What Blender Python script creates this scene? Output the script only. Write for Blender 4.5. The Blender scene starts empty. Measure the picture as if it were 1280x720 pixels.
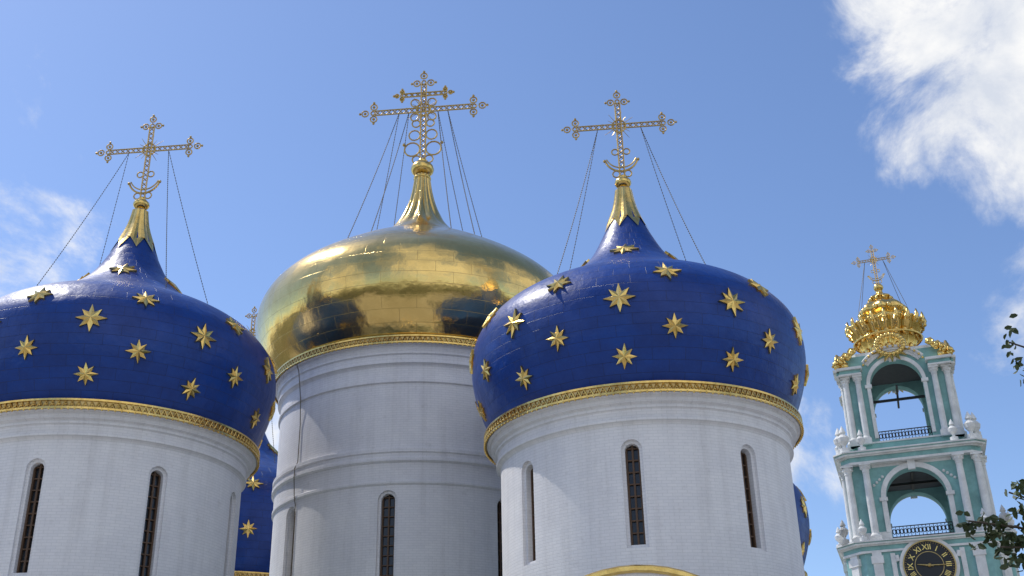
import bpy, bmesh, math, random
from mathutils import Vector, Matrix
random.seed(7)
EYE=1.7
scene=bpy.context.scene
# ------------------------------------------------------------------ materials
def newmat(name):
    m=bpy.data.materials.new(name); m.use_nodes=True
    nt=m.node_tree; b=nt.nodes['Principled BSDF']
    return m,nt,b
def N(nt,t,**kw):
    n=nt.nodes.new(t)
    for k,v in kw.items():
        if k.startswith('i_'): n.inputs[k[2:].replace('_',' ')].default_value=v
        else: setattr(n,k,v)
    return n
def mth(nt,op,a,b=None,c=None,clamp=False):
    n=nt.nodes.new('ShaderNodeMath'); n.operation=op; n.use_clamp=clamp
    for i,v in enumerate((a,b,c)):
        if v is None: continue
        if hasattr(v,'is_linked'): nt.links.new(v,n.inputs[i])
        else: n.inputs[i].default_value=v
    return n.outputs[0]
def ramp(nt,fac,stops):
    r=nt.nodes.new('ShaderNodeValToRGB')
    el=r.color_ramp.elements
    while len(el)<len(stops): el.new(.5)
    for e,(p,c) in zip(el,stops):
        e.position=p; e.color=(c[0],c[1],c[2],1)
    nt.links.new(fac,r.inputs[0]); return r.outputs[0]
def cylcoord(nt,R):
    tc=N(nt,'ShaderNodeTexCoord'); s=N(nt,'ShaderNodeSeparateXYZ')
    nt.links.new(tc.outputs['Object'],s.inputs[0])
    a=mth(nt,'ARCTAN2',s.outputs[1],s.outputs[0])
    u=mth(nt,'MULTIPLY',a,R)
    c=N(nt,'ShaderNodeCombineXYZ')
    nt.links.new(u,c.inputs[0]); nt.links.new(s.outputs[2],c.inputs[1])
    return tc,c.outputs[0]
def noise(nt,vec,scale,detail=5,rough=.6,dist=0):
    n=N(nt,'ShaderNodeTexNoise'); n.inputs['Scale'].default_value=scale
    n.inputs['Detail'].default_value=detail; n.inputs['Roughness'].default_value=rough
    n.inputs['Distortion'].default_value=dist
    if vec is not None: nt.links.new(vec,n.inputs['Vector'])
    return n.outputs['Fac']
def brick(nt,vec,w,h,mortar,c1,c2,cm,offs=.5):
    b=N(nt,'ShaderNodeTexBrick'); b.offset=offs
    b.inputs['Scale'].default_value=1; b.inputs['Brick Width'].default_value=w
    b.inputs['Row Height'].default_value=h; b.inputs['Mortar Size'].default_value=mortar
    b.inputs['Mortar Smooth'].default_value=.3
    b.inputs['Color1'].default_value=(*c1,1); b.inputs['Color2'].default_value=(*c2,1); b.inputs['Mortar'].default_value=(*cm,1)
    nt.links.new(vec,b.inputs['Vector']); return b
def mixc(nt,mode,fac,a,b):
    m=N(nt,'ShaderNodeMix'); m.data_type='RGBA'; m.blend_type=mode
    if hasattr(fac,'is_linked'): nt.links.new(fac,m.inputs[0])
    else: m.inputs[0].default_value=fac
    for s,v in ((m.inputs[6],a),(m.inputs[7],b)):
        if hasattr(v,'is_linked'): nt.links.new(v,s)
        else: s.default_value=(*v,1)
    return m.outputs[2]
def bump(nt,b,h,strength,dist):
    n=N(nt,'ShaderNodeBump'); n.inputs['Strength'].default_value=strength; n.inputs['Distance'].default_value=dist
    nt.links.new(h,n.inputs['Height']); nt.links.new(n.outputs[0],b.inputs['Normal'])
    return n

def whitewash(name,R=None):
    m,nt,b=newmat(name)
    if R: tc,v=cylcoord(nt,R)
    else:
        tc=N(nt,'ShaderNodeTexCoord')
        s=N(nt,'ShaderNodeSeparateXYZ'); nt.links.new(tc.outputs['Object'],s.inputs[0])
        c=N(nt,'ShaderNodeCombineXYZ'); nt.links.new(mth(nt,'ADD',s.outputs[0],s.outputs[1]),c.inputs[0]); nt.links.new(s.outputs[2],c.inputs[1]); v=c.outputs[0]
    br=brick(nt,v,.46,.15,.014,(.80,.79,.80),(.76,.755,.77),(.68,.68,.69))
    n1=noise(nt,tc.outputs['Object'],.35,6,.65)
    mp=N(nt,'ShaderNodeMapping'); mp.inputs['Scale'].default_value=(1.6,.12,1); nt.links.new(v,mp.inputs['Vector'])
    n2=noise(nt,mp.outputs[0],1.0,6,.65)
    n4=noise(nt,tc.outputs['Object'],1.7,8,.72)
    st=ramp(nt,n1,[(.3,(.90,.90,.92)),(.62,(1,1,1))])
    st2=ramp(nt,n2,[(.3,(.88,.875,.87)),(.52,(1,1,1))])
    st4=ramp(nt,n4,[(.30,(.84,.83,.82)),(.42,(1,1,1))])
    col=mixc(nt,'MULTIPLY',1,br.outputs['Color'],st); col=mixc(nt,'MULTIPLY',.8,col,st2); col=mixc(nt,'MULTIPLY',.7,col,st4)
    nt.links.new(col,b.inputs['Base Color']); b.inputs['Roughness'].default_value=.85
    n3=noise(nt,tc.outputs['Object'],5,5,.65)
    h=mth(nt,'ADD',mth(nt,'MULTIPLY',br.outputs['Fac'],-.7),mth(nt,'MULTIPLY',n3,1.0))
    bump(nt,b,h,.45,.025)
    return m
def gold(name,R=None,rough=.2,col=(.78,.55,.20),pw=1.7,ph=.75):
    m,nt,b=newmat(name); b.inputs['Metallic'].default_value=1
    if R:
        tc,v=cylcoord(nt,R)
        br=brick(nt,v,pw,ph,.012,(1,1,1),(.95,.95,.95),(.74,.71,.66))
        n1=noise(nt,tc.outputs['Object'],.5,6,.65)
        col_=mixc(nt,'MULTIPLY',1,br.outputs['Color'],ramp(nt,n1,[(.3,(col[0]*.82,col[1]*.80,col[2]*.75)),(.62,col)]))
        nt.links.new(ramp(nt,n1,[(.3,(rough*1.35,)*3),(.7,(rough*.85,)*3)]),b.inputs['Roughness'])
        nt.links.new(col_,b.inputs['Base Color'])
        n2=noise(nt,tc.outputs['Object'],.45,2,.45)
        n3=noise(nt,tc.outputs['Object'],2.0,2,.5)
        h=mth(nt,'ADD',mth(nt,'MULTIPLY',br.outputs['Fac'],-.03),mth(nt,'ADD',mth(nt,'MULTIPLY',n2,1.0),mth(nt,'MULTIPLY',n3,.16)))
        bump(nt,b,h,.5,.20)
    else:
        tc=N(nt,'ShaderNodeTexCoord'); n1=noise(nt,tc.outputs['Object'],2.5,4,.6)
        nt.links.new(ramp(nt,n1,[(.3,(col[0]*.75,col[1]*.7,col[2]*.6)),(.6,col)]),b.inputs['Base Color'])
        b.inputs['Roughness'].default_value=rough
        bump(nt,b,noise(nt,tc.outputs['Object'],8,3,.5),.3,.03)
    return m
def bluepaint(name,R):
    m,nt,b=newmat(name); tc,v=cylcoord(nt,R)
    br=brick(nt,v,1.5,.55,.012,(.001,.043,.27),(.001,.037,.235),(.001,.02,.13))
    n1=noise(nt,tc.outputs['Object'],.6,7,.68)
    col=mixc(nt,'MULTIPLY',1,br.outputs['Color'],ramp(nt,n1,[(.3,(.68,.68,.72)),(.65,(1.1,1.1,1.05))]))
    nt.links.new(col,b.inputs['Base Color'])
    nt.links.new(ramp(nt,n1,[(.3,(.48,)*3),(.7,(.32,)*3)]),b.inputs['Roughness'])
    b.inputs['Specular IOR Level'].default_value=.42
    n2=noise(nt,tc.outputs['Object'],1.6,3,.5)
    h=mth(nt,'ADD',mth(nt,'MULTIPLY',br.outputs['Fac'],-.25),n2)
    bump(nt,b,h,.5,.10)
    return m
def plain(name,col,rough=.7,metal=0,var=.15,scale=1.5,bs=.2):
    m,nt,b=newmat(name); tc=N(nt,'ShaderNodeTexCoord')
    n1=noise(nt,tc.outputs['Object'],scale,6,.65)
    lo=tuple(c*(1-var) for c in col); hi=tuple(min(1,c*(1+var*.4)) for c in col)
    nt.links.new(ramp(nt,n1,[(.3,lo),(.65,hi)]),b.inputs['Base Color'])
    b.inputs['Roughness'].default_value=rough; b.inputs['Metallic'].default_value=metal
    bump(nt,b,noise(nt,tc.outputs['Object'],scale*5,4,.6),bs,.03)
    return m
M_wall_s=whitewash('whitewashed_brick_drum',7.55); M_wall_c=whitewash('whitewashed_brick_main_drum',9.35); M_wall=whitewash('whitewashed_brick')
M_gdome=gold('gilded_sheet',8.5,.17,(.83,.60,.22)); M_gold=gold('gilding',None,.25,(.85,.60,.20)); M_golddk=gold('dark_gilding',None,.35,(.55,.40,.17))  # last one: darker gold for lace backing, clock rim and hands
M_cross=gold('shaded_cross_gilding',None,.38,(.60,.43,.17))  # shade on the cathedral crosses put into a darker gold
M_chain=plain('chain_iron',(.13,.11,.08),.6,.3)
M_blue=bluepaint('blue_dome_paint',8)
M_glass=plain('dark_window_glass',(.02,.025,.035),.12,0,.3,3,.05)
M_wood=plain('brown_window_frame',(.10,.055,.03),.6)
M_teal=plain('turquoise_stucco',(.25,.47,.45),.8,0,.28,.6)
M_white=plain('white_stucco',(.74,.74,.72),.75,0,.22,.8)
M_iron=plain('black_iron',(.02,.02,.02),.5)
M_black=plain('clock_face_black',(.012,.012,.014),.4)
M_roof=plain('roof_sheet',(.16,.20,.17),.5,.3)
M_dark=plain('belfry_ceiling',(.08,.085,.09),.9)  # interior shade of the belfries put into a dark ceiling colour
# ------------------------------------------------------------------ mesh builder
class MB:
    def __init__(s): s.v=[]; s.f=[]
    def add(s,vs,fs):
        o=len(s.v); s.v+= [tuple(p) for p in vs]; s.f+=[tuple(o+i for i in f) for f in fs]
    def box(s,x0,x1,y0,y1,z0,z1,M=None):
        vs=[Vector(p) for p in ((x0,y0,z0),(x1,y0,z0),(x1,y1,z0),(x0,y1,z0),(x0,y0,z1),(x1,y0,z1),(x1,y1,z1),(x0,y1,z1))]
        if M: vs=[M@p for p in vs]
        s.add(vs,[(0,3,2,1),(4,5,6,7),(0,1,5,4),(1,2,6,5),(2,3,7,6),(3,0,4,7)])
    def lathe(s,prof,n=96,c=(0,0,0),mod=None,cap=False):
        vs=[];fs=[]
        for k,(r,z) in enumerate(prof):
            for i in range(n):
                a=2*math.pi*i/n; rr=r; zz=z
                if mod: rr,zz=mod(r,z,a,i,k)
                vs.append((c[0]+rr*math.cos(a),c[1]+rr*math.sin(a),c[2]+zz))
        for k in range(len(prof)-1):
            for i in range(n):
                j=(i+1)%n; fs.append((k*n+i,k*n+j,(k+1)*n+j,(k+1)*n+i))
        if cap:
            fs.append(tuple(range(n))[::-1]); fs.append(tuple((len(prof)-1)*n+i for i in range(n)))
        s.add(vs,fs)
    def tube(s,pts,r,n=6,closed=False,r1=None):
        pts=[Vector(p) for p in pts]; L=len(pts); vs=[];fs=[]
        for i,p in enumerate(pts):
            if closed: t=pts[(i+1)%L]-pts[i-1]
            else: t=pts[min(i+1,L-1)]-pts[max(i-1,0)]
            t.normalize(); up=Vector((0,1,0)) if abs(t.y)<.9 else Vector((1,0,0))
            a=t.cross(up).normalized(); b=t.cross(a)
            rr=r if r1 is None else r+(r1-r)*i/(L-1)
            for k in range(n):
                an=2*math.pi*k/n; vs.append(p+a*rr*math.cos(an)+b*rr*math.sin(an))
        for i in range(L if closed else L-1):
            j=(i+1)%L
            for k in range(n):
                q=(k+1)%n; fs.append((i*n+k,i*n+q,j*n+q,j*n+k))
        if not closed: fs.append(tuple(range(n))); fs.append(tuple((L-1)*n+k for k in range(n)))
        s.add(vs,fs)
    def ball(s,c,r,sz=1,n=12):
        s.lathe([(max(1e-3,r*math.sin(math.pi*k/8)),-r*sz*math.cos(math.pi*k/8)) for k in range(9)],n,c)
    def ringxz(s,c,r,t,n=14,a0=0,a1=None):
        if a1 is None: s.tube([(c[0]+r*math.cos(2*math.pi*i/n),c[1],c[2]+r*math.sin(2*math.pi*i/n)) for i in range(n)],t,5,True)
        else: s.tube([(c[0]+r*math.cos(a0+(a1-a0)*i/n),c[1],c[2]+r*math.sin(a0+(a1-a0)*i/n)) for i in range(n+1)],t,5)
    def obj(s,name,mat,parent=None,loc=(0,0,0),smooth=False,rotz=0,fix=False):
        me=bpy.data.meshes.new(name); me.from_pydata(s.v,[],s.f); me.materials.append(mat)
        if fix:
            bm=bmesh.new(); bm.from_mesh(me); bmesh.ops.recalc_face_normals(bm,faces=bm.faces); bm.to_mesh(me); bm.free()
        if smooth: me.polygons.foreach_set('use_smooth',[True]*len(me.polygons))
        me.update()
        o=bpy.data.objects.new(name,me); scene.collection.objects.link(o)
        o.location=loc; o.rotation_euler=(0,0,rotz)
        if parent: o.parent=parent
        return o
def empty(name,loc,rotz=0):
    e=bpy.data.objects.new(name,None); e.location=loc; e.rotation_euler=(0,0,rotz); scene.collection.objects.link(e); return e
def crom(P,sub=5):
    out=[]
    for i in range(len(P)-1):
        p0=P[max(i-1,0)];p1=P[i];p2=P[i+1];p3=P[min(i+2,len(P)-1)]
        for k in range(sub):
            t=k/sub
            out.append(tuple(.5*((2*p1[j])+(-p0[j]+p2[j])*t+(2*p0[j]-5*p1[j]+4*p2[j]-p3[j])*t*t+(-p0[j]+3*p1[j]-3*p2[j]+p3[j])*t**3) for j in (0,1)))
    out.append(P[-1]); return out
# ------------------------------------------------------------------ cathedral
CB=Vector((-6.3,74.5,0)); ROT=math.radians(-5.2)
cath=empty('cathedral',CB)
def crossmesh(kind,H,az,hw,s):
    b=MB(); g=.15*s; t=.046*s
    def bar(p,q,off):
        p=Vector(p);q=Vector(q);o=Vector(off)
        b.tube([p+o,q+o],t,5); b.tube([p-o,q-o],t,5)
        L=(q-p).length; n=max(2,int(L/(g*2.2)))
        for i in range(n):
            a=p+(q-p)*i/n; c=p+(q-p)*(i+1)/n
            b.tube([a+o,c-o],t*.6,4); b.tube([a-o,c+o],t*.6,4)
            mid=(a+c)/2; b.ball(mid,t*1.3,1,6)
    bar((0,0,0),(0,0,H-.5*s),(g,0,0))
    bar((-hw+.5*s,0,az),(hw-.5*s,0,az),(0,0,g))
    def trefoil(x,z,dx,dz,k=1):
        r=.2*s*k
        px,pz=-dz,dx
        for (a,c) in ((.62,0),(.1,.42),(.1,-.42)):
            cx=x+(dx*a+px*c)*s*k; cz=z+(dz*a+pz*c)*s*k
            b.ringxz((cx,0,cz),r,t,10); b.ball((cx,0,cz),t*1.9,1,6)
            b.ball((cx+(dx*(a>.3)+px*(1 if c>0 else -1 if c<0 else 0))*r*1.5,0,cz+(dz*(a>.3)+pz*(1 if c>0 else -1 if c<0 else 0))*r*1.5),t*1.7,1,6)
        b.ringxz((x+dx*.15*s*k,0,z+dz*.15*s*k),.13*s*k,t,8)
    e=.55*s
    trefoil(-hw+e,az,-1,0); trefoil(hw-e,az,1,0); trefoil(0,H-e,0,1)
    b.ringxz((0,0,az),.42*s,t,18)
    for i in range(16):
        a=math.pi*2*(i+.5)/16; L=(1.05 if i%2 else .78)*s
        b.tube([(math.cos(a)*.3*s,0,az+math.sin(a)*.3*s),(math.cos(a)*L,0,az+math.sin(a)*L)],t*.6,4,False,t*.25)
    if kind=='simple':
        b.ringxz((0,0,1.55*s),1.0*s,t*1.4,16,math.pi*1.08,math.pi*1.92)
        b.ringxz((0,0,1.75*s),.95*s,t,16,math.pi*1.12,math.pi*1.88)
        for sx in(-1,1):
            b.ball((sx*1.0*s,0,1.3*s),t*2.2,1,6)
            b.ringxz((sx*.35*s,0,.35*s),.22*s,t,10); b.ringxz((sx*.35*s,0,1.9*s),.2*s,t,10)
    else:
        z2=az+(H-az)*.47
        bar((-hw*.36,0,z2),(hw*.36,0,z2),(0,0,g*.8))
        trefoil(-hw*.36,z2,-1,0,.6); trefoil(hw*.36,z2,1,0,.6)
        for sx in(-1,1):
            b.ringxz((sx*.62*s,0,1.0*s),.45*s,t*1.1,14); b.ringxz((sx*.5*s,0,1.95*s),.33*s,t*1.0,12)
            b.ringxz((sx*.42*s,0,2.75*s),.24*s,t,10); b.ball((sx*1.1*s,0,1.35*s),t*2.2,1,6)
            b.ringxz((sx*.5*s,0,az+.5*s),.26*s,t,10); b.ringxz((sx*.5*s,0,az-.5*s),.26*s,t,10)
            b.ringxz((sx*.36*s,0,.3*s),.25*s,t,10)
    return b
P_blue=[(7.9,-.1),(8.0,.15),(8.4,1),(8.85,2.3),(9.05,3.5),(9.0,4.6),(8.75,5.4),(8.3,6.05),(7.65,6.7),(6.75,7.3),(5.7,7.85),(4.65,8.4),(3.6,9.1),(2.65,10),(2.0,10.9),(1.35,12.2),(.93,13.2),(.6,14.2),(.42,15.3)]
P_gold=[(9.6,-.1),(9.9,.2),(10.65,1.2),(11.25,2.5),(11.5,3.8),(11.4,5.0),(10.95,6.1),(10.15,7.05),(9.0,8.0),(7.6,8.95),(6.2,9.85),(4.7,10.7),(3.4,11.5),(2.4,12.4),(1.65,13.4),(1.1,14.6),(.75,16),(.55,17.5)]
def prof_at(P,z):
    for i in range(len(P)-1):
        if P[i][1]<=z<=P[i+1][1]:
            t=(z-P[i][1])/(P[i+1][1]-P[i][1]); r=P[i][0]+(P[i+1][0]-P[i][0])*t
            dr=(P[i+1][0]-P[i][0]); dz=P[i+1][1]-P[i][1]; return r,dr,dz
def dirw(deg):
    w=math.radians(deg); return Vector((math.sin(w),-math.cos(w),0))
def lace_ring(R,h,name,loc):
    b=MB(); b.lathe([(R-.1,-h),(R-.03,-h),(R-.03,0),(R-.1,0)],192); b.obj(name+'_backing',M_golddk,cath,loc)
    b=MB(); n=int(R*20)
    for z,t in((0.0,.05),(-h,.045)):
        b.lathe([(R-.05,z-t),(R+t,z-t),(R+t,z+t),(R-.05,z+t)],192)
    for i in range(n):
        a=2*math.pi*i/n; a2=2*math.pi*(i+1)/n; am=(a+a2)/2
        f=lambda q,z,rr=R+.02:Vector((rr*math.cos(q),rr*math.sin(q),z))
        b.tube([f(a,-.06),f(am,-h+.05)],.028,4); b.tube([f(am,-h+.05),f(a2,-.06)],.028,4)
        b.ball(f(a,-h*.62),.05,1,5)
        b.ball(f(am,-h-.06),.055,1.2,5)
    b.obj(name,M_gold,cath,loc)
def arch_cut(b,w,z0,z1,r0,r1,ang):
    d=dirw(ang); rt=Vector((math.cos(math.radians(ang)),math.sin(math.radians(ang)),0))
    pts=[(-w,z0),(w,z0)]; n=8
    for i in range(n+1):
        a=math.pi*i/n; pts.append((w*math.cos(a),z1-w+w*math.sin(a)))
    m=len(pts); vs=[d*r0+rt*x+Vector((0,0,z)) for x,z in pts]+[d*r1+rt*x+Vector((0,0,z)) for x,z in pts]
    fs=[tuple(range(m)),tuple(range(2*m-1,m-1,-1))]+[(i,i+m,(i+1)%m+m,(i+1)%m) for i in range(m)]
    b.add(vs,fs)
def dome(cx,cy,zr,kind,wphase,sphase,sc=1.0,sz=1.0,wz=0):
    loc=Vector((cx,cy,zr+EYE))-CB
    big=kind=='gold'
    P=P_gold if big else P_blue
    P=[(r*sc,z*sz) for r,z in P]
    PS=crom(P,5)
    b=MB()
    if big:
        def md(r,z,a,i,k):
            f=max(0,min(1,(z-12)/2)); return r*(1+.16*f*(abs(math.cos(a*6))-.5)),z
        b.lathe(PS,192,mod=md); b.obj('gilded_onion_dome',M_gdome,cath,loc,True)
    else:
        b.lathe(PS,128); b.obj('blue_onion_dome',M_blue,cath,loc,True)
        b=MB(); zt=13.0*sz
        pts=[(prof_at(PS,z)[0]+.05,z) for z in [zt+ (15.25*sz-zt)*i/6 for i in range(7)]]
        def md(r,z,a,i,k):
            if k==0:
                z2=zt-(.0 if i%4==0 else (.35 if i%4 in(1,3) else .85))*sz
                r2=prof_at(PS,z2)[0]+.06; return r2,z2
            return r*(1+.06*math.cos(a*8)),z
        b.lathe([pts[0]]+pts,32,mod=md); b.obj('gilded_neck',M_gold,cath,loc)
        b=MB()
        rows=[(9.9,5,0,.84),(5.6,10,18-2,.74),(4.1,10,0,.80),(2.6,10,18-2,.64),(1.3,10,0,.62)]
        for zz,n,ph,rad in rows:
            for i in range(n):
                r,dr,dz=prof_at(PS,zz*sz); d=dirw(sphase+ph+360/n*i+random.uniform(-.8,.8))
                nr=(d*dz+Vector((0,0,-dr))).normalized(); t=Vector((0,0,1)).cross(d).normalized(); u=nr.cross(t)
                c=d*r+Vector((0,0,zz*sz))
                vs=[c+nr*.19]; rt=random.uniform(-.15,.15)
                for k in range(16):
                    a=math.pi*k/8+rt; q=rad*sc*(1 if k%4==0 else .86)*random.uniform(.95,1.04) if k%2==0 else rad*.44*sc
                    vs.append(c+nr*(.08 if k%2 else random.uniform(.05,.12))+(t*math.cos(a)+u*math.sin(a))*q)
                vb=[p-nr*.14 for p in vs[1:]]
                b.add(vs+vb,[(0,k+1,(k+1)%16+1) for k in range(16)]+[(k+1,k+17,(k+1)%16+17,(k+1)%16+1) for k in range(16)])
        b.obj('gilded_stars',M_gold,cath,loc)
    zb=(18.1 if big else 15.75)*sz; rb=.9 if big else .5
    b=MB(); b.ball((0,0,zb),rb,.72,24); b.lathe([(rb*.45,-rb*1.25),(rb*.75,-rb*1.0),(rb*.75,-rb*.85),(rb*.4,-rb*.6)],24,(0,0,zb)); b.lathe([(rb*.3,rb*.5),(rb*.5,rb*.75),(rb*.2,rb*1.1)],20,(0,0,zb))
    b.obj('gilded_orb',M_gold,cath,loc,True)
    if big: H,az,hw,s=8.15,5.0,4.6,1.35
    else: H,az,hw,s=5.95,3.75,3.1,1.0
    zc=zb+rb*.6
    crossmesh('orthodox' if big else 'simple',H,az,hw,s).obj('gilded_cross',M_cross,cath,loc+Vector((0,0,zc)),False,ROT)
    b=MB(); R=Matrix.Rotation(ROT,3,'Z')
    L=[.42] if not big else [.42,.25]
    for fr in L:
        for sx in(-1,1):
            for sy in(-1,1):
                st=R@Vector((sx*hw*fr,0,0))+Vector((0,0,zc+az-.15))
                re=(6.4 if big else 5.6)*sc*(1 if fr>.3 else .8); an=Vector((sx*(.8 if sy>0 else .62),sy*(.6 if fr>.3 else .9),0)).normalized()
                ze=None
                for i in range(len(PS)-1,0,-1):
                    if PS[i][0]>=re: ze=PS[i][1]; break
                en=R@(an*re)+Vector((0,0,ze+.05))
                pts=[]
                for k in range(25):
                    t=k/24; p=st.lerp(en,t); p.z-=1.1*t*(1-t); pts.append(p)
                b.tube(pts,.013 if not big else .018,4)
                for k in range(1,70):
                    t=k/70; p=st.lerp(en,t); p.z-=1.1*t*(1-t); b.ball(p,.032 if not big else .042,1.5,4)
    b.obj('cross_stay_chains',M_chain,cath,loc)
    RR=(10.0 if big else 8.38)*sc
    lace_ring(RR,.42,'gilded_lace_cornice',loc)
    Rd=(9.35 if big else 7.55)*sc; base=-(20 if big else 12)
    pr=[(RR-.12,-.12),(RR-.12,-.46),(RR-.3,-.5),(RR-.34,-.8),(Rd+.28,-.86),(Rd+.28,-1.02),(Rd+.16,-1.1),(Rd+.14,-1.45),(Rd+.24,-1.5),(Rd+.24,-1.62),(Rd+.05,-1.72),(Rd,-1.8)]
    if big:
        pr+=[(Rd,-2.6),(Rd+.12,-2.65),(Rd+.12,-2.85),(Rd,-2.9),(Rd,-7.0),(Rd+.2,-7.08),(Rd+.2,-7.3),(Rd+.1,-7.36),(Rd+.1,-7.6),(Rd+.22,-7.66),(Rd+.22,-7.85),(Rd+.05,-7.95),(Rd+.05,-9.0),(Rd+.12,-9.05),(Rd+.12,-9.2),(Rd,-9.3)]
    pr+=[(Rd,base)]
    b=MB(); b.lathe(pr[::-1],192,cap=True); dr=b.obj('whitewashed_drum',M_wall_c if big else M_wall_s,cath,loc,fix=True)
    zt,z0=( -9.75,-16.2) if big else (-2.62-wz*.3,-7.35-wz)
    w=.34 if not big else .42
    for nm,ww,dep,ex in (('a',w+.16,.18,.16),('b',w,.75,0)):
        b=MB()
        for i in range(8): arch_cut(b,ww,z0-ex,zt+ex,Rd-dep,Rd+.8,wphase+45*i)
        c=b.obj('window_cutter',M_wall_c if big else M_wall_s,cath,loc,fix=True)
        md=dr.modifiers.new('w'+nm,'BOOLEAN'); md.object=c; md.operation='DIFFERENCE'; md.solver='EXACT'
        bpy.context.view_layer.update()
        dg=bpy.context.evaluated_depsgraph_get(); me=bpy.data.meshes.new_from_object(dr.evaluated_get(dg))
        dr.modifiers.clear(); dr.data=me
        bpy.data.objects.remove(c)
    g=MB(); f=MB()
    for i in range(8):
        an=wphase+45*i
        M=Matrix.Rotation(math.radians(an),4,'Z')
        g.box(-w-.05,w+.05,-(Rd-.60),-(Rd-.9),z0-.05,zt+.05,M)
        for x in(-w+.05,0,w-.05): f.box(x-.045,x+.045,-(Rd-.46),-(Rd-.61),z0,zt-(0 if x==0 else w*.6),M)
        nb=int((zt-z0)/.55)
        for k in range(nb+1):
            z=z0+(zt-z0-.2)*k/nb; f.box(-w,w,-(Rd-.47),-(Rd-.605),z,z+.06,M)
    g.obj('window_glass',M_glass,cath,loc); f.obj('window_frames',M_wood,cath,loc)
    if big:
        b=MB(); 
        for aa in (-47,):
            d=dirw(aa); prr=[(RR-.05,-.5),(Rd+.42,-.95),(Rd+.3,-1.7),(Rd+.16,-2.8),(Rd+.06,-4.5),(Rd+.07,-6.9),(Rd+.26,-7.3),(Rd+.26,-7.9),(Rd+.16,-9.1),(Rd+.05,-9.6),(Rd+.05,-20)]
            b.tube([d*r+Vector((0,0,z)) for r,z in prr],.028,4)
        b.obj('lightning_conductor',M_chain,cath,loc)
    return dr
dome(6.75,57.7,18.4,'blue',-10.4,-10.7)
dome(-22.9,60.4,19.2,'blue',-4,10.8,.995,wz=.9)
dome(-6.7,74.0,27.3,'gold',-5.4,0)
dome(-22.7,89.6,16.5,'blue',-4,4,1.04,1.15)
dome(13.6,89.4,16.5,'blue',-8,-10,1.05,1.15)
# body
b=MB(); rb=MB(); tr=MB()
W,D,ZT=25.5,27.2,9.3
b.box(-W,W,-D,D,0,ZT-2.5)
roof=MB(); roof.box(-W+.4,W-.4,-D+.4,D-.4,ZT-2.5,ZT-1.2)
roof.obj('cathedral_roof',M_roof,cath,(0,0,0),False,ROT)
def bays(axis):
    n=5; half=W if axis=='x' else D; 
    for sgn in(-1,1):
        edges=[-half+2*half*i/n for i in range(n+1)]
        if axis=='x' and sgn<0: edges=[-25.5,-14.3,-3,8.4,18.8,25.5]
        rotm=Matrix.Rotation((0 if axis=='x' else math.pi/2)+(math.pi if sgn>0 else 0),4,'Z')
        off=(D if axis=='x' else W)
        for i in range(n):
            c=(edges[i]+edges[i+1])/2; r=(edges[i+1]-edges[i])/2-.25
            sc=.935 if (axis=='x' and sgn<0 and i==3) else .68
            m=24; vs=[];
            for yy in(-off-.02,-off+1.6):
                for k in range(m+1):
                    a=math.pi*k/m; vs.append(rotm@Vector((c+r*math.cos(a),yy,ZT-2.52+r*sc*.86*math.sin(a))))
            fs=[tuple(range(m+1)),tuple(range(2*m+1,m,-1))]+[(k,k+m+1,k+m+2,k+1) for k in range(m)]
            b.add(vs,fs)
            tr_pts=[rotm@Vector((c+(r+.05)*math.cos(math.pi*k/m),-off-.1,ZT-2.5+(r*sc*.86+.05)*math.sin(math.pi*k/m))) for k in range(m+1)]
            rb.tube(tr_pts,.16,6)
            tr.box(c-.5,c+.5,-off-.06,-off+.3,2.2,5.8,rotm)
        for e in edges:
            b.box(e-.45,e+.45,-off-.45,-off+.01,0,ZT-2.3,rotm)
            b.box(e-.6,e+.6,-off-.6,-off+.012,ZT-2.9,ZT-2.4,rotm)
bays('x'); bays('y')
b.obj('cathedral_walls',M_wall,cath,(0,0,0),False,ROT)
rb.obj('gilded_gable_edging',M_gold,cath,(0,0,0),False,ROT)
tr.obj('cathedral_windows',M_glass,cath,(0,0,0),False,ROT)
# ------------------------------------------------------------------ bell tower
TW=empty('bell_tower',(46.9,130,0),math.radians(-18.5))
teal=MB(); wh=MB(); gd=MB(); ir=MB(); ce=MB()
def R4(): return [Matrix.Rotation(math.pi/2*k,4,'Z') for k in range(4)]
def slab(m,h,ch,z0,z1):
    pts=[(-h+ch,-h),(h-ch,-h),(h,-h+ch),(h,h-ch),(h-ch,h),(-h+ch,h),(-h,h-ch),(-h,-h+ch)]
    vs=[(x,y,z0) for x,y in pts]+[(x,y,z1) for x,y in pts]
    m.add(vs,[tuple(range(8))[::-1],tuple(range(8,16))]+[(i,(i+1)%8,(i+1)%8+8,i+8) for i in range(8)])
def entab(h,ch,z,k=1.0):
    slab(wh,h+.1*k,ch,z,z+.25*k); slab(teal,h,ch,z+.252*k,z+.8*k); slab(wh,h+.25*k,ch,z+.802*k,z+.95*k); slab(wh,h+.55*k,ch,z+.952*k,z+1.15*k); slab(teal,h+.6*k,ch,z+1.152*k,z+1.24*k); slab(wh,h+.75*k,ch,z+1.242*k,z+1.4*k)
def archwall(m,M,W,a,z0,zs,zt,y0,y1):
    m.box(-W,-a,y0,y1,z0,zt,M); m.box(a,W,y0,y1,z0,zt,M)
    n=20; vs=[];fs=[]
    for y in(y0,y1):
        for k in range(n+1):
            t=math.pi*k/n; vs.append(M@Vector((a*math.cos(t),y,zs+a*math.sin(t))))
        for k in range(n+1):
            t=math.pi*k/n; vs.append(M@Vector((a*math.cos(t),y,zt)))
    q=n+1
    for k in range(n):
        fs.append((k,k+1,q+k+1,q+k)); fs.append((2*q+k+1,2*q+k,3*q+k,3*q+k+1)); fs.append((k,2*q+k,2*q+k+1,k+1))
        fs.append((q+k,q+k+1,3*q+k+1,3*q+k))
    m.add(vs,fs)
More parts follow.
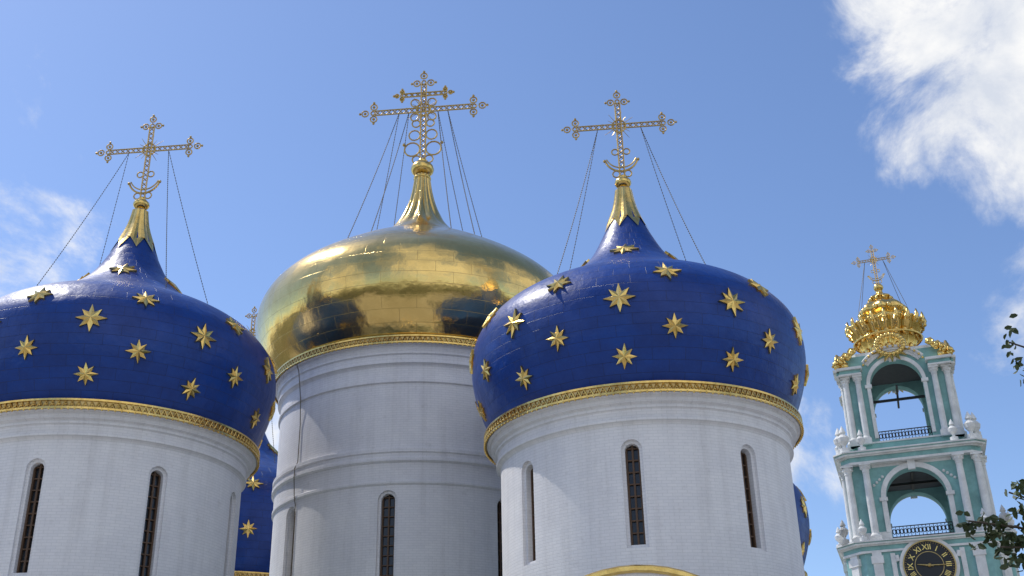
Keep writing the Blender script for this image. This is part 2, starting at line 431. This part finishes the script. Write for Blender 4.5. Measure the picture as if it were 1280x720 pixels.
def archivolt(m,M,a,t,zs,y,dep,z0):
    n=24; vs=[];fs=[]
    for yy in(y-dep,y+.02):
        for rr in(a,a+t):
            for k in range(n+1):
                an=math.pi*k/n; vs.append(M@Vector((rr*math.cos(an),yy,zs+rr*math.sin(an))))
    q=n+1
    for k in range(n):
        fs+=[(k,k+1,q+k+1,q+k),(q+k,q+k+1,3*q+k+1,3*q+k),(k,2*q+k,2*q+k+1,k+1)]
    m.add(vs,fs)
    for s in(-1,1):
        x0,x1=sorted((s*a,s*(a+t))); m.box(x0,x1,y-dep,y+.02,z0,zs,M)
        x0,x1=sorted((s*(a-.15),s*(a+t+.2))); m.box(x0,x1,y-dep-.12,y+.03,zs-.3,zs+.1,M)
    m.box(-.4,.4,y-dep-.2,y+.025,zs+a-.25,zs+a+t+.45,M)
def column(x,y,z0,z1,r):
    wh.box(x-r*1.5,x+r*1.5,y-r*1.5,y+r*1.5,z0,z0+.7)
    wh.lathe([(r*1.35,z0+.7),(r*1.35,z0+.85),(r*1.1,z0+1.0),(r,z0+1.1),(r*.98,(z0+z1)/2),(r*.84,z1-1.05),(r*1.0,z1-1.0),(r*.9,z1-.9),(r*1.05,z1-.6),(r*1.45,z1-.25)],16,(x,y,0))
    wh.box(x-r*1.5,x+r*1.5,y-r*1.5,y+r*1.5,z1-.25,z1)
    for k in range(8):
        a=k*math.pi/4; wh.ball((x+r*1.15*math.cos(a),y+r*1.15*math.sin(a),z1-.5),r*.28,1.3,6)
def urn(x,y,z,s=1):
    wh.lathe([(.5*s,0),(.5*s,.5*s),(.2*s,.55*s),(.18*s,.8*s),(.5*s,1.2*s),(.58*s,1.6*s),(.35*s,1.9*s),(.2*s,2.0*s),(.35*s,2.15*s),(.22*s,2.5*s),(.02,2.9*s)],12,(x,y,z))
def rail(M,y,a,z0):
    for z in(z0+.1,z0+1.25): ir.box(-a,a,y-.05,y+.05,z,z+.1,M)
    n=16
    for i in range(n+1):
        x=-a+2*a*i/n; ir.box(x-.035,x+.035,y-.035,y+.035,z0,z0+1.3,M)
    for i in range(n):
        x=-a+2*a*(i+.5)/n
        pts=[M@Vector((x+.16*math.cos(q),y,z0+.75+.28*math.sin(q))) for q in [2*math.pi*k/8 for k in range(8)]]
        ir.tube(pts,.05,4,True)
E=EYE
zA=25.6+E
slab(teal,8.6,2.2,0,zA); 
for z in (6,12,18):
    slab(wh,8.85,2.2,z,z+.5)
for M in R4():
    for x in(-7.0,-5.2,5.2,7.0):
        if abs(x)<6.0: wh.box(x-.5,x+.5,-8.95,-8.55,.5,zA-.001,M); wh.box(x-.65,x+.65,-9.05,-8.56,zA-1.2,zA-.4,M)
    for s in(-1,1):
        x0,x1=sorted((s*3.3,s*3.8)); wh.box(x0,x1,-8.78,-8.57,zA-6.0,zA-.2,M)
        wh.tube([M@Vector((s*(3.2-.15*t),-8.75,zA-.5-.6*t)) for t in (0,.5,1)],.25,6)
    M45=M@Matrix.Rotation(math.pi/4,4,'Z')
    wh.box(-.55,.55,-10.95,-10.5,.5,zA-.001,M45); wh.box(-.75,.75,-11.05,-10.5,zA-1.2,zA-.4,M45)
    for zz in(3,9,15): ir.box(-1.1,1.1,-8.66,-8.5,zz-1.5,zz+1.5,M); wh.box(-1.4,-1.1,-8.75,-8.5,zz-1.6,zz+1.6,M); wh.box(1.1,1.4,-8.75,-8.5,zz-1.6,zz+1.6,M); wh.box(-1.5,1.5,-8.8,-8.5,zz+1.6,zz+1.9,M)
entab(8.75,2.0,zA,.9)
z1=zA+1.27
z2=35.9+E
H1=6.7
for k,M in enumerate(R4()):
    archwall(teal,M,H1 if k%2==0 else H1-1.81,3.25,z1,31.9+E,z2,-H1,-H1+1.8)
    archivolt(wh,M,3.25,.55,31.9+E,-H1,.25,z1+1.2)
    wh.box(-4.3,4.3,-H1-.02,-H1+.5,z2-.35,z2-.01,M)
    rail(M,-H1+.4,3.2,z1+.55)
    wh.box(-H1-.15,-3.3,-H1-.2,-H1-.001,z1+.0,z1+1.3,M); wh.box(3.3,H1+.15,-H1-.2,-H1-.001,z1,z1+1.3,M)
    for s in(-1,1):
        x,y,_=(M@Vector((s*5.0,-7.5,0))); column(x,y,z1,z2,.42)
        x,y,_=(M@Vector((s*7.0,-6.95,0))); column(x,y,z1,z2,.42)
        x,y,_=(M@Vector((s*8.35,-8.35,0))); urn(x,y,z1,.95)
        x,y,_=(M@Vector((s*6.3,-9.0,0))); urn(x,y,z1,.85)
        # carved swags and panels beside the arch
        wh.tube([M@Vector((s*(1.2+1.6*t),-H1-.1,z2-.7-.9*t*t)) for t in[0,.25,.5,.75,1]],.14,6)
        for q in range(4): wh.ball(M@Vector((s*(3.3+.35*q),-H1-.08,z2-1.5-.3*q)),.17,1,6)
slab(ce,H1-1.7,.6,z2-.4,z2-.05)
entab(7.6,1.1,z2,1.0)
slab(teal,7.2,1.2,z2+1.402,z2+1.75)
z3=z2+1.75
H2=5.6; zb2=z3+1.1
slab(teal,H2+.45,.9,z3,zb2-.2); slab(wh,H2+.55,.9,zb2-.198,zb2)
zs2=45.7+E-0.0
for k,M in enumerate(R4()):
    archwall(teal,M,H2 if k%2==0 else H2-1.51,2.95,zb2,zs2,zs2+3.9,-H2,-H2+1.5)
    archivolt(wh,M,2.95,.42,zs2,-H2,.25,zb2+.5)
    for rr,dd,t in((3.75,.5,.12),(4.0,.75,.12),(4.3,.95,.16)):
        pts=[M@Vector((rr*math.cos(q),-H2-dd*.5,zs2+.25+rr*math.sin(q)*.98)) for q in [math.radians(38+104*i/20) for i in range(21)]]
        wh.tube(pts,t*1.3,6)
    rail(M,-H2+.35,2.9,zb2+.05)
    for s in(-1,1):
        x,y,_=(M@Vector((s*4.3,-H2-.5,0))); column(x,y,zb2-.3,zs2+1.3,.36)
        x,y,_=(M@Vector((s*5.75,-H2-.1,0))); column(x,y,zb2-.3,zs2+1.3,.36)
        x,y,_=(M@Vector((s*6.9,-7.4,0))); urn(x,y,z3-.3,1.15)
        x,y,_=(M@Vector((s*5.0,-7.6,0))); urn(x,y,z3-.3,.9)
        x0,x1=sorted((s*3.75,s*6.35)); wh.box(x0,x1,-H2-1.15,-H2-.002,zs2+1.3,zs2+1.5,M); teal.box(x0+.1,x1-.1,-H2-1.0,-H2-.003,zs2+1.502,zs2+1.95,M); wh.box(x0-.15,x1+.15,-H2-1.35,-H2-.004,zs2+1.952,zs2+2.25,M)
        for (cx,cz,r) in((5.9,zs2+3.1,.75),(5.1,zs2+3.75,.6),(6.45,zs2+2.65,.45),(4.4,zs2+4.35,.45)):
            gd.tube([M@Vector((s*(cx+r*(1-q/9)*math.cos(q*1.1)),-H2-.7,cz+r*(1-q/9)*math.sin(q*1.1))) for q in range(0,8)],.2,6)
            gd.ball(M@Vector((s*cx,-H2-.75,cz)),.33,1,8)
        gd.box(s*5.6-.5,s*5.6+.5,-H2-.9,-H2+.2,zs2+2.27,zs2+3.0,M)
        for q in range(5): gd.ball(M@Vector((s*(4.6+q*.5),-H2-.8,zs2+4.1-q*.28)),.3,1.2,6)
    for i in range(22):
        a=2*math.pi*i/22; gd.ball(M@Vector((1.55*math.cos(a),-H2-.55,zs2+4.7+1.25*math.sin(a))),.34,1,6)
    for i in range(7):
        a=math.radians(200+140*i/6); gd.tube([M@Vector((1.2*math.cos(a),-H2-.6,zs2+4.5+1.2*math.sin(a))),M@Vector((2.3*math.cos(a),-H2-.5,zs2+4.4+1.9*math.sin(a)))],.28,6,False,.05)
    for i in range(14):
        gd.ball(M@Vector((3.9*math.cos(math.radians(30+120*i/13)),-H2-.75,zs2+.5+3.95*math.sin(math.radians(30+120*i/13)))),.16,1,5)
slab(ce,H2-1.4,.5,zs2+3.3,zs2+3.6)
slab(wh,H2-.1,1.4,zs2+3.9,zs2+4.3)
for z in(zb2+6.6,z1+8.0):
    ir.box(-5,5,-.12,.12,z,z+.3); ir.box(-.12,.12,-4.2,4.2,z+.35,z+.6)
zc=zs2+4.2
def lobes(r,z,a,i,k): return r*(1+.07*math.cos(a*16)),z
gd.lathe(crom([(4.3,0),(3.6,.5),(3.0,1.4),(3.1,2.4),(3.6,3.6),(4.2,4.7),(4.5,5.1),(4.2,5.3),(3.2,5.2)],4),96,(0,0,zc),lobes)
for i in range(20):
    a=2*math.pi*i/20; d=Vector((math.cos(a),math.sin(a),0))
    gd.tube([d*4.2+Vector((0,0,zc+4.5)),d*4.75+Vector((0,0,zc+5.3)),d*4.7+Vector((0,0,zc+6.0))],.42,6,False,.08)
    gd.ball(d*3.6+Vector((0,0,zc+3.4)),.36,1.5,8); gd.ball(d*4.6+Vector((0,0,zc+4.8)),.3,1,6)
    gd.ball(d*3.15+Vector((0,0,zc+1.6)),.3,1.5,6)
gd.lathe([(4.1,3.0),(4.25,3.15),(4.1,3.3),(3.7,3.35)],64,(0,0,zc))
zt=zc+5.2
gd.lathe(crom([(3.2,0),(2.9,.5),(2.3,.9),(2.35,1.3),(2.75,1.8),(2.7,2.4),(2.1,3.0),(1.4,3.4),(1.2,3.7),(1.45,3.95),(1.0,4.3),(.5,4.6),(.35,5.1)],4),64,(0,0,zt),lambda r,z,a,i,k:(r*(1+.08*math.cos(a*8)),z))
for i in range(10):
    a=2*math.pi*i/10; d=Vector((math.cos(a),math.sin(a),0)); gd.ball(d*2.75+Vector((0,0,zt+1.9)),.34,1.3,6); gd.ball(d*1.45+Vector((0,0,zt+3.6)),.22,1.3,6)
gd.ball((0,0,zt+5.5),.62,.9,16)
teal.obj('turquoise_walls',M_teal,TW); wh.obj('white_columns_and_cornices',M_white,TW); g=gd.obj('gilded_crown',M_gold,TW,(0,0,0),True)
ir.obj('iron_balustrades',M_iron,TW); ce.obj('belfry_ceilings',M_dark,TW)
crossmesh('simple',5.3,3.5,2.35,1.0).obj('tower_cross',M_gold,TW,(0,0,zt+6.0))
b=MB()
for sx in(-1,1):
    for sy in(-1,1): b.tube([(sx*1.1,0,zt+9.4),(sx*2.9,sy*2.2,zt+1.6)],.03,4)
b.obj('tower_cross_stays',M_chain,TW)
# clock
zk=24.5+E-.75; yk=-8.83
b=MB(); n=64
def disc(m,r0,r1,y,yb,zz=zk):
    vs=[];fs=[]
    for y_ in(y,yb):
        for r in(r0,r1):
            for i in range(n):
                a=2*math.pi*i/n; vs.append((r*math.cos(a),y_,zz+r*math.sin(a)))
    for i in range(n):
        j=(i+1)%n; fs+=[(i,j,n+j,n+i),(n+i,n+j,3*n+j,3*n+i),(i,2*n+i,2*n+j,j)]
    m.add(vs,fs)
disc(b,.001,2.6,yk-.1,yk+.02); b.obj('clock_face',M_black,TW)
b=MB(); disc(b,2.57,2.70,yk-.2,yk+.03); disc(b,1.42,1.49,yk-.13,yk-.09)
for i in range(60):
    a=math.pi*2*i/60; L=.14 if i%5 else .24
    b.tube([(2.5*math.sin(a),yk-.12,zk+2.5*math.cos(a)),((2.5-L)*math.sin(a),yk-.12,zk+(2.5-L)*math.cos(a))],.03,4)
for ang,L,w in((math.radians(278),1.25,.12),(math.radians(92),2.0,.09)):
    dx,dz=math.sin(ang),math.cos(ang)
    b.tube([(-dx*.4,yk-.2,zk-dz*.4),(dx*L*.7,yk-.2,zk+dz*L*.7),(dx*L,yk-.2,zk+dz*L)],w,6,False,.03)
b.ball((0,yk-.2,zk),.22,1,10)
b.obj('clock_rim_and_hands',M_golddk,TW)
b=MB(); disc(b,2.70,3.05,yk-.12,yk+.025); b.obj('clock_surround',M_white,TW)
for i,tx in enumerate(['XII','I','II','III','IIII','V','VI','VII','VIII','IX','X','XI']):
    cu=bpy.data.curves.new('numeral','FONT'); cu.body=tx; cu.size=.78; cu.align_x='CENTER'; cu.align_y='CENTER'; cu.extrude=.03; cu.offset=.012
    cu.materials.append(M_gold); o=bpy.data.objects.new('clock_numeral',cu); scene.collection.objects.link(o); o.parent=TW
    a=math.pi*2*i/12; o.location=(1.92*math.sin(a),yk-.14,zk+1.92*math.cos(a)); o.rotation_euler=(math.pi/2,a,0)
    o.scale=(.8 if len(tx)>3 else 1,1,1)
# ------------------------------------------------------------------ ground
m,nt,bs=newmat('grass_and_gravel'); tc=N(nt,'ShaderNodeTexCoord')
n1=noise(nt,tc.outputs['Object'],.02,8,.65); n2=noise(nt,tc.outputs['Object'],1.5,6,.7)
c=mixc(nt,'MULTIPLY',1,ramp(nt,n1,[(.42,(.06,.09,.03)),(.55,(.2,.18,.14))]),ramp(nt,n2,[(.3,(.7,.7,.7)),(.7,(1.1,1.1,1.1))]))
nt.links.new(c,bs.inputs['Base Color']); bs.inputs['Roughness'].default_value=.95
b=MB(); b.add([(-3000,-3000,0),(3000,-3000,0),(3000,3000,0),(-3000,3000,0)],[(0,1,2,3)]); b.obj('ground',m)
m,nt,bs=newmat('stone_paving'); tc=N(nt,'ShaderNodeTexCoord')
br=brick(nt,tc.outputs['Object'],.9,.6,.015,(.38,.36,.33),(.32,.31,.29),(.18,.17,.16)); nt.links.new(br.outputs['Color'],bs.inputs['Base Color']); bs.inputs['Roughness'].default_value=.85
b=MB(); b.add([(-90,-50,.004),(90,-50,.004),(90,160,.004),(-90,160,.004)],[(0,1,2,3)]); b.obj('paved_courtyard',m)
# ------------------------------------------------------------------ foliage
def leafmat(name,c1,c2):
    m,nt,bs=newmat(name); oi=N(nt,'ShaderNodeTexCoord')
    n1=noise(nt,oi.outputs['Object'],1.3,4,.6)
    nt.links.new(ramp(nt,n1,[(.35,c1),(.65,c2)]),bs.inputs['Base Color']); bs.inputs['Roughness'].default_value=.6
    return m
M_leaf=leafmat('leaves',(.02,.035,.010),(.05,.075,.02)); M_bark=plain('bark',(.07,.055,.04),.9,0,.4,6,.6)
def leaf(b,p,s):
    d=Vector((random.gauss(0,1),random.gauss(0,1),random.gauss(-.3,.8))).normalized(); q=Vector((random.gauss(0,1),random.gauss(0,1),random.gauss(0,1))).cross(d).normalized()
    n=d.cross(q)*.12*s
    b.add([p,p+d*s*.35+q*s*.3+n,p+d*s*.75+q*s*.22+n,p+d*s,p+d*s*.75-q*s*.22+n,p+d*s*.35-q*s*.3+n],[(0,1,2,3),(0,3,4,5)])
tree=empty('leafy_tree',(10.6,14.8,0)); tl=Vector((10.6,14.8,0))
br_=MB(); lv=MB()
br_.tube([(0,0,0),(.05,0,1.5),(-.05,.1,3),(.1,0,5),(0,.1,7.2),(.1,0,9)],.26,8,False,.05)
def limb(p0,p1,r,leafn,spread):
    p0=Vector(p0);p1=Vector(p1); pts=[]
    for i in range(9):
        t=i/8; p=p0.lerp(p1,t); p.z+=.5*math.sin(t*math.pi)*.5; p+=Vector([random.uniform(-.06,.06) for _ in range(3)])*(1 if 0<i<8 else 0); pts.append(p)
    br_.tube(pts,r,6,False,.012)
    for i in range(leafn):
        t=random.uniform(.35,1.0); k=min(7,int(t*8)); base=pts[k].lerp(pts[k+1],t*8-k)
        q=base+Vector([random.gauss(0,spread*(.4+.6*(1-abs(t-.7)))) for _ in range(3)])
        if random.random()<.25: br_.tube([base,q],.008,3)
        for _ in range(4): leaf(lv,q+Vector([random.gauss(0,.07) for _ in range(3)]),random.uniform(.09,.15))
for i in range(34):
    a=random.uniform(0,2*math.pi); h=random.uniform(3.0,8.8); L=random.uniform(1.6,3.1)*(1-.3*max(0,(h-6)/3))
    e=Vector((math.cos(a)*L,math.sin(a)*L,h+random.uniform(.2,1.1)))
    if e.x<-2.2: e.x=-2.2
    limb((0,0,h-.6),e,.06,130,.26)
def W2T(x,y,z): return Vector((x,y,z))-tl
limb((0,0,3.2),W2T(5.62,13.9,4.95),.05,0,.1)
limb(W2T(8.5,14.2,4.3),W2T(5.95,13.9,4.62),.03,0,.1)
limb((0,0,3.6),W2T(6.2,13.9,5.3),.04,0,.1)
for (p,n,sp) in ((W2T(6.28,14.05,4.72),46,.13),(W2T(6.0,14.0,4.86),28,.09),(W2T(5.68,13.95,4.95),13,.06),(W2T(6.4,13.9,5.05),18,.09),(W2T(6.3,14,4.5),16,.1),(W2T(6.32,13.9,5.36),9,.06),(W2T(6.0,14,4.62),10,.06)):
    for _ in range(n):
        q=p+Vector([random.gauss(0,sp*1.4),random.gauss(0,sp),random.gauss(0,sp)])
        for _ in range(2): leaf(lv,q,random.uniform(.09,.14))
for (p,n) in ((W2T(6.3,13.2,7.0),12),(W2T(6.33,13.2,6.78),10),(W2T(6.36,13.2,7.22),6),(W2T(6.38,13.2,6.6),6)):
    for _ in range(n): leaf(lv,p+Vector([random.gauss(0,.05),random.gauss(0,.06),random.gauss(0,.06)]),random.uniform(.09,.13))
limb((0,0,6),W2T(6.3,13.2,7.05),.04,0,.1)
br_.obj('trunk_and_branches',M_bark,tree,(0,0,0),True); lv.obj('leaves',M_leaf,tree)
b=MB()  # unseen trees added behind and beside camera for dark reflections in gold dome
for i in range(150):
    a=random.uniform(math.radians(115),math.radians(425)); 
    R=random.uniform(85,130); cx,cy=R*math.cos(a),R*math.sin(a)
    if cy>-10 and abs(cx)<75: continue
    if cy>40: continue
    hh=random.uniform(9,17); rr=random.uniform(4,7)
    b.tube([(cx,cy,0),(cx,cy,hh*.7)],.35,5,False,.12)
    for k in range(130):
        v=Vector([random.gauss(0,1) for _ in range(3)]).normalized()*random.uniform(.6,1)**.5
        p=Vector((cx+v.x*rr,cy+v.y*rr,hh*.6+v.z*hh*.42)); leaf(b,p,random.uniform(1.2,2.2))
b.obj('unseen_reflection_trees',M_leaf)
# ------------------------------------------------------------------ sky
SAZ,SEL=math.radians(-62),math.radians(56)
w=bpy.data.worlds.new('World'); scene.world=w; w.use_nodes=True; nt=w.node_tree; nt.nodes.clear()
out=N(nt,'ShaderNodeOutputWorld'); sky=N(nt,'ShaderNodeTexSky'); sky.sky_type='NISHITA'; sky.sun_disc=False
sky.sun_elevation=SEL; sky.sun_rotation=SAZ; sky.air_density=1.0; sky.dust_density=.5; sky.ozone_density=2.3
bg1=N(nt,'ShaderNodeBackground'); bg1.inputs[1].default_value=.15
nt.links.new(mixc(nt,'MULTIPLY',1,sky.outputs[0],(.92,.98,1.12)),bg1.inputs[0])
tc=N(nt,'ShaderNodeTexCoord'); D_=tc.outputs['Generated']
def mask(c,r0,r1):
    v=Vector(c).normalized(); d=N(nt,'ShaderNodeVectorMath'); d.operation='DOT_PRODUCT'; nt.links.new(D_,d.inputs[0]); d.inputs[1].default_value=v
    mr=N(nt,'ShaderNodeMapRange'); nt.links.new(d.outputs['Value'],mr.inputs[0]); mr.inputs[1].default_value=math.cos(r1); mr.inputs[2].default_value=math.cos(r0); mr.inputs[3].default_value=0; mr.inputs[4].default_value=1
    return mr.outputs[0]
ms=[(mask((.43,.76,.57),.02,.17),1.0),(mask((.372,.768,.525),.0,.12),.72),(mask((.335,.795,.53),.0,.07),.6),(mask((-.418,.808,.423),.0,.10),.75),(mask((-.2074,.9265,.3144),.0,.07),.8),(mask((.2328,.9359,.2642),0,.09),.60),(mask((.42,.83,.37),0,.08),.34),(mask((-.40,.79,.50),0,.09),.33),
    (mask((.3,-.9,.42),.3,.95),.80),(mask((-.75,-.6,.3),.1,.6),.8),(mask((.9,-.1,.4),.1,.6),.75),(mask((0,-.5,.8),.1,.6),.7)]  # unseen clouds added behind the camera to brighten drums and gold dome
acc=None
for o_,s in ms:
    x=mth(nt,'MULTIPLY',o_,s); acc=x if acc is None else mth(nt,'MAXIMUM',acc,x)
n1=noise(nt,D_,7.5,14,.64,.35)
tot=mth(nt,'ADD',mth(nt,'MULTIPLY',n1,1.3),mth(nt,'MULTIPLY',acc,.62))
mr=N(nt,'ShaderNodeMapRange'); mr.interpolation_type='SMOOTHSTEP'; nt.links.new(tot,mr.inputs[0]); mr.inputs[1].default_value=.89; mr.inputs[2].default_value=1.2
n2=noise(nt,D_,14,8,.6,.2)
cc=ramp(nt,n2,[(.3,(.70,.75,.85)),(.55,(1,1,1.0))])
bg2=N(nt,'ShaderNodeBackground'); nt.links.new(cc,bg2.inputs[0]); bg2.inputs[1].default_value=.98
mx=N(nt,'ShaderNodeMixShader'); nt.links.new(mr.outputs[0],mx.inputs[0]); nt.links.new(bg1.outputs[0],mx.inputs[1]); nt.links.new(bg2.outputs[0],mx.inputs[2]); nt.links.new(mx.outputs[0],out.inputs[0])
S=Vector((math.sin(SAZ)*math.cos(SEL),math.cos(SAZ)*math.cos(SEL),math.sin(SEL)))
l=bpy.data.lights.new('sun','SUN'); l.energy=3.4; l.angle=math.radians(.5); l.color=(1,.95,.87)
so=bpy.data.objects.new('sun',l); scene.collection.objects.link(so); so.rotation_euler=S.to_track_quat('Z','Y').to_euler(); so.location=(0,0,120)
# ------------------------------------------------------------------ camera
th=math.radians(25.4); ro=math.radians(1.26)
F=Vector((0,math.cos(th),math.sin(th))); U=Vector((0,-math.sin(th),math.cos(th))); Rr=Vector((1,0,0))
R2=Rr*math.cos(ro)-U*math.sin(ro); U2=U*math.cos(ro)+Rr*math.sin(ro)
cam=bpy.data.cameras.new('camera'); co=bpy.data.objects.new('camera',cam); scene.collection.objects.link(co)
mt=Matrix((R2,U2,-F)).transposed().to_4x4(); mt.translation=Vector((0,0,EYE)); co.matrix_world=mt
cam.sensor_width=36; cam.lens=36*1400/1280; cam.clip_end=8000; cam.clip_start=.1
scene.camera=co
scene.view_settings.view_transform='Standard'; scene.view_settings.look='None'; scene.view_settings.exposure=0
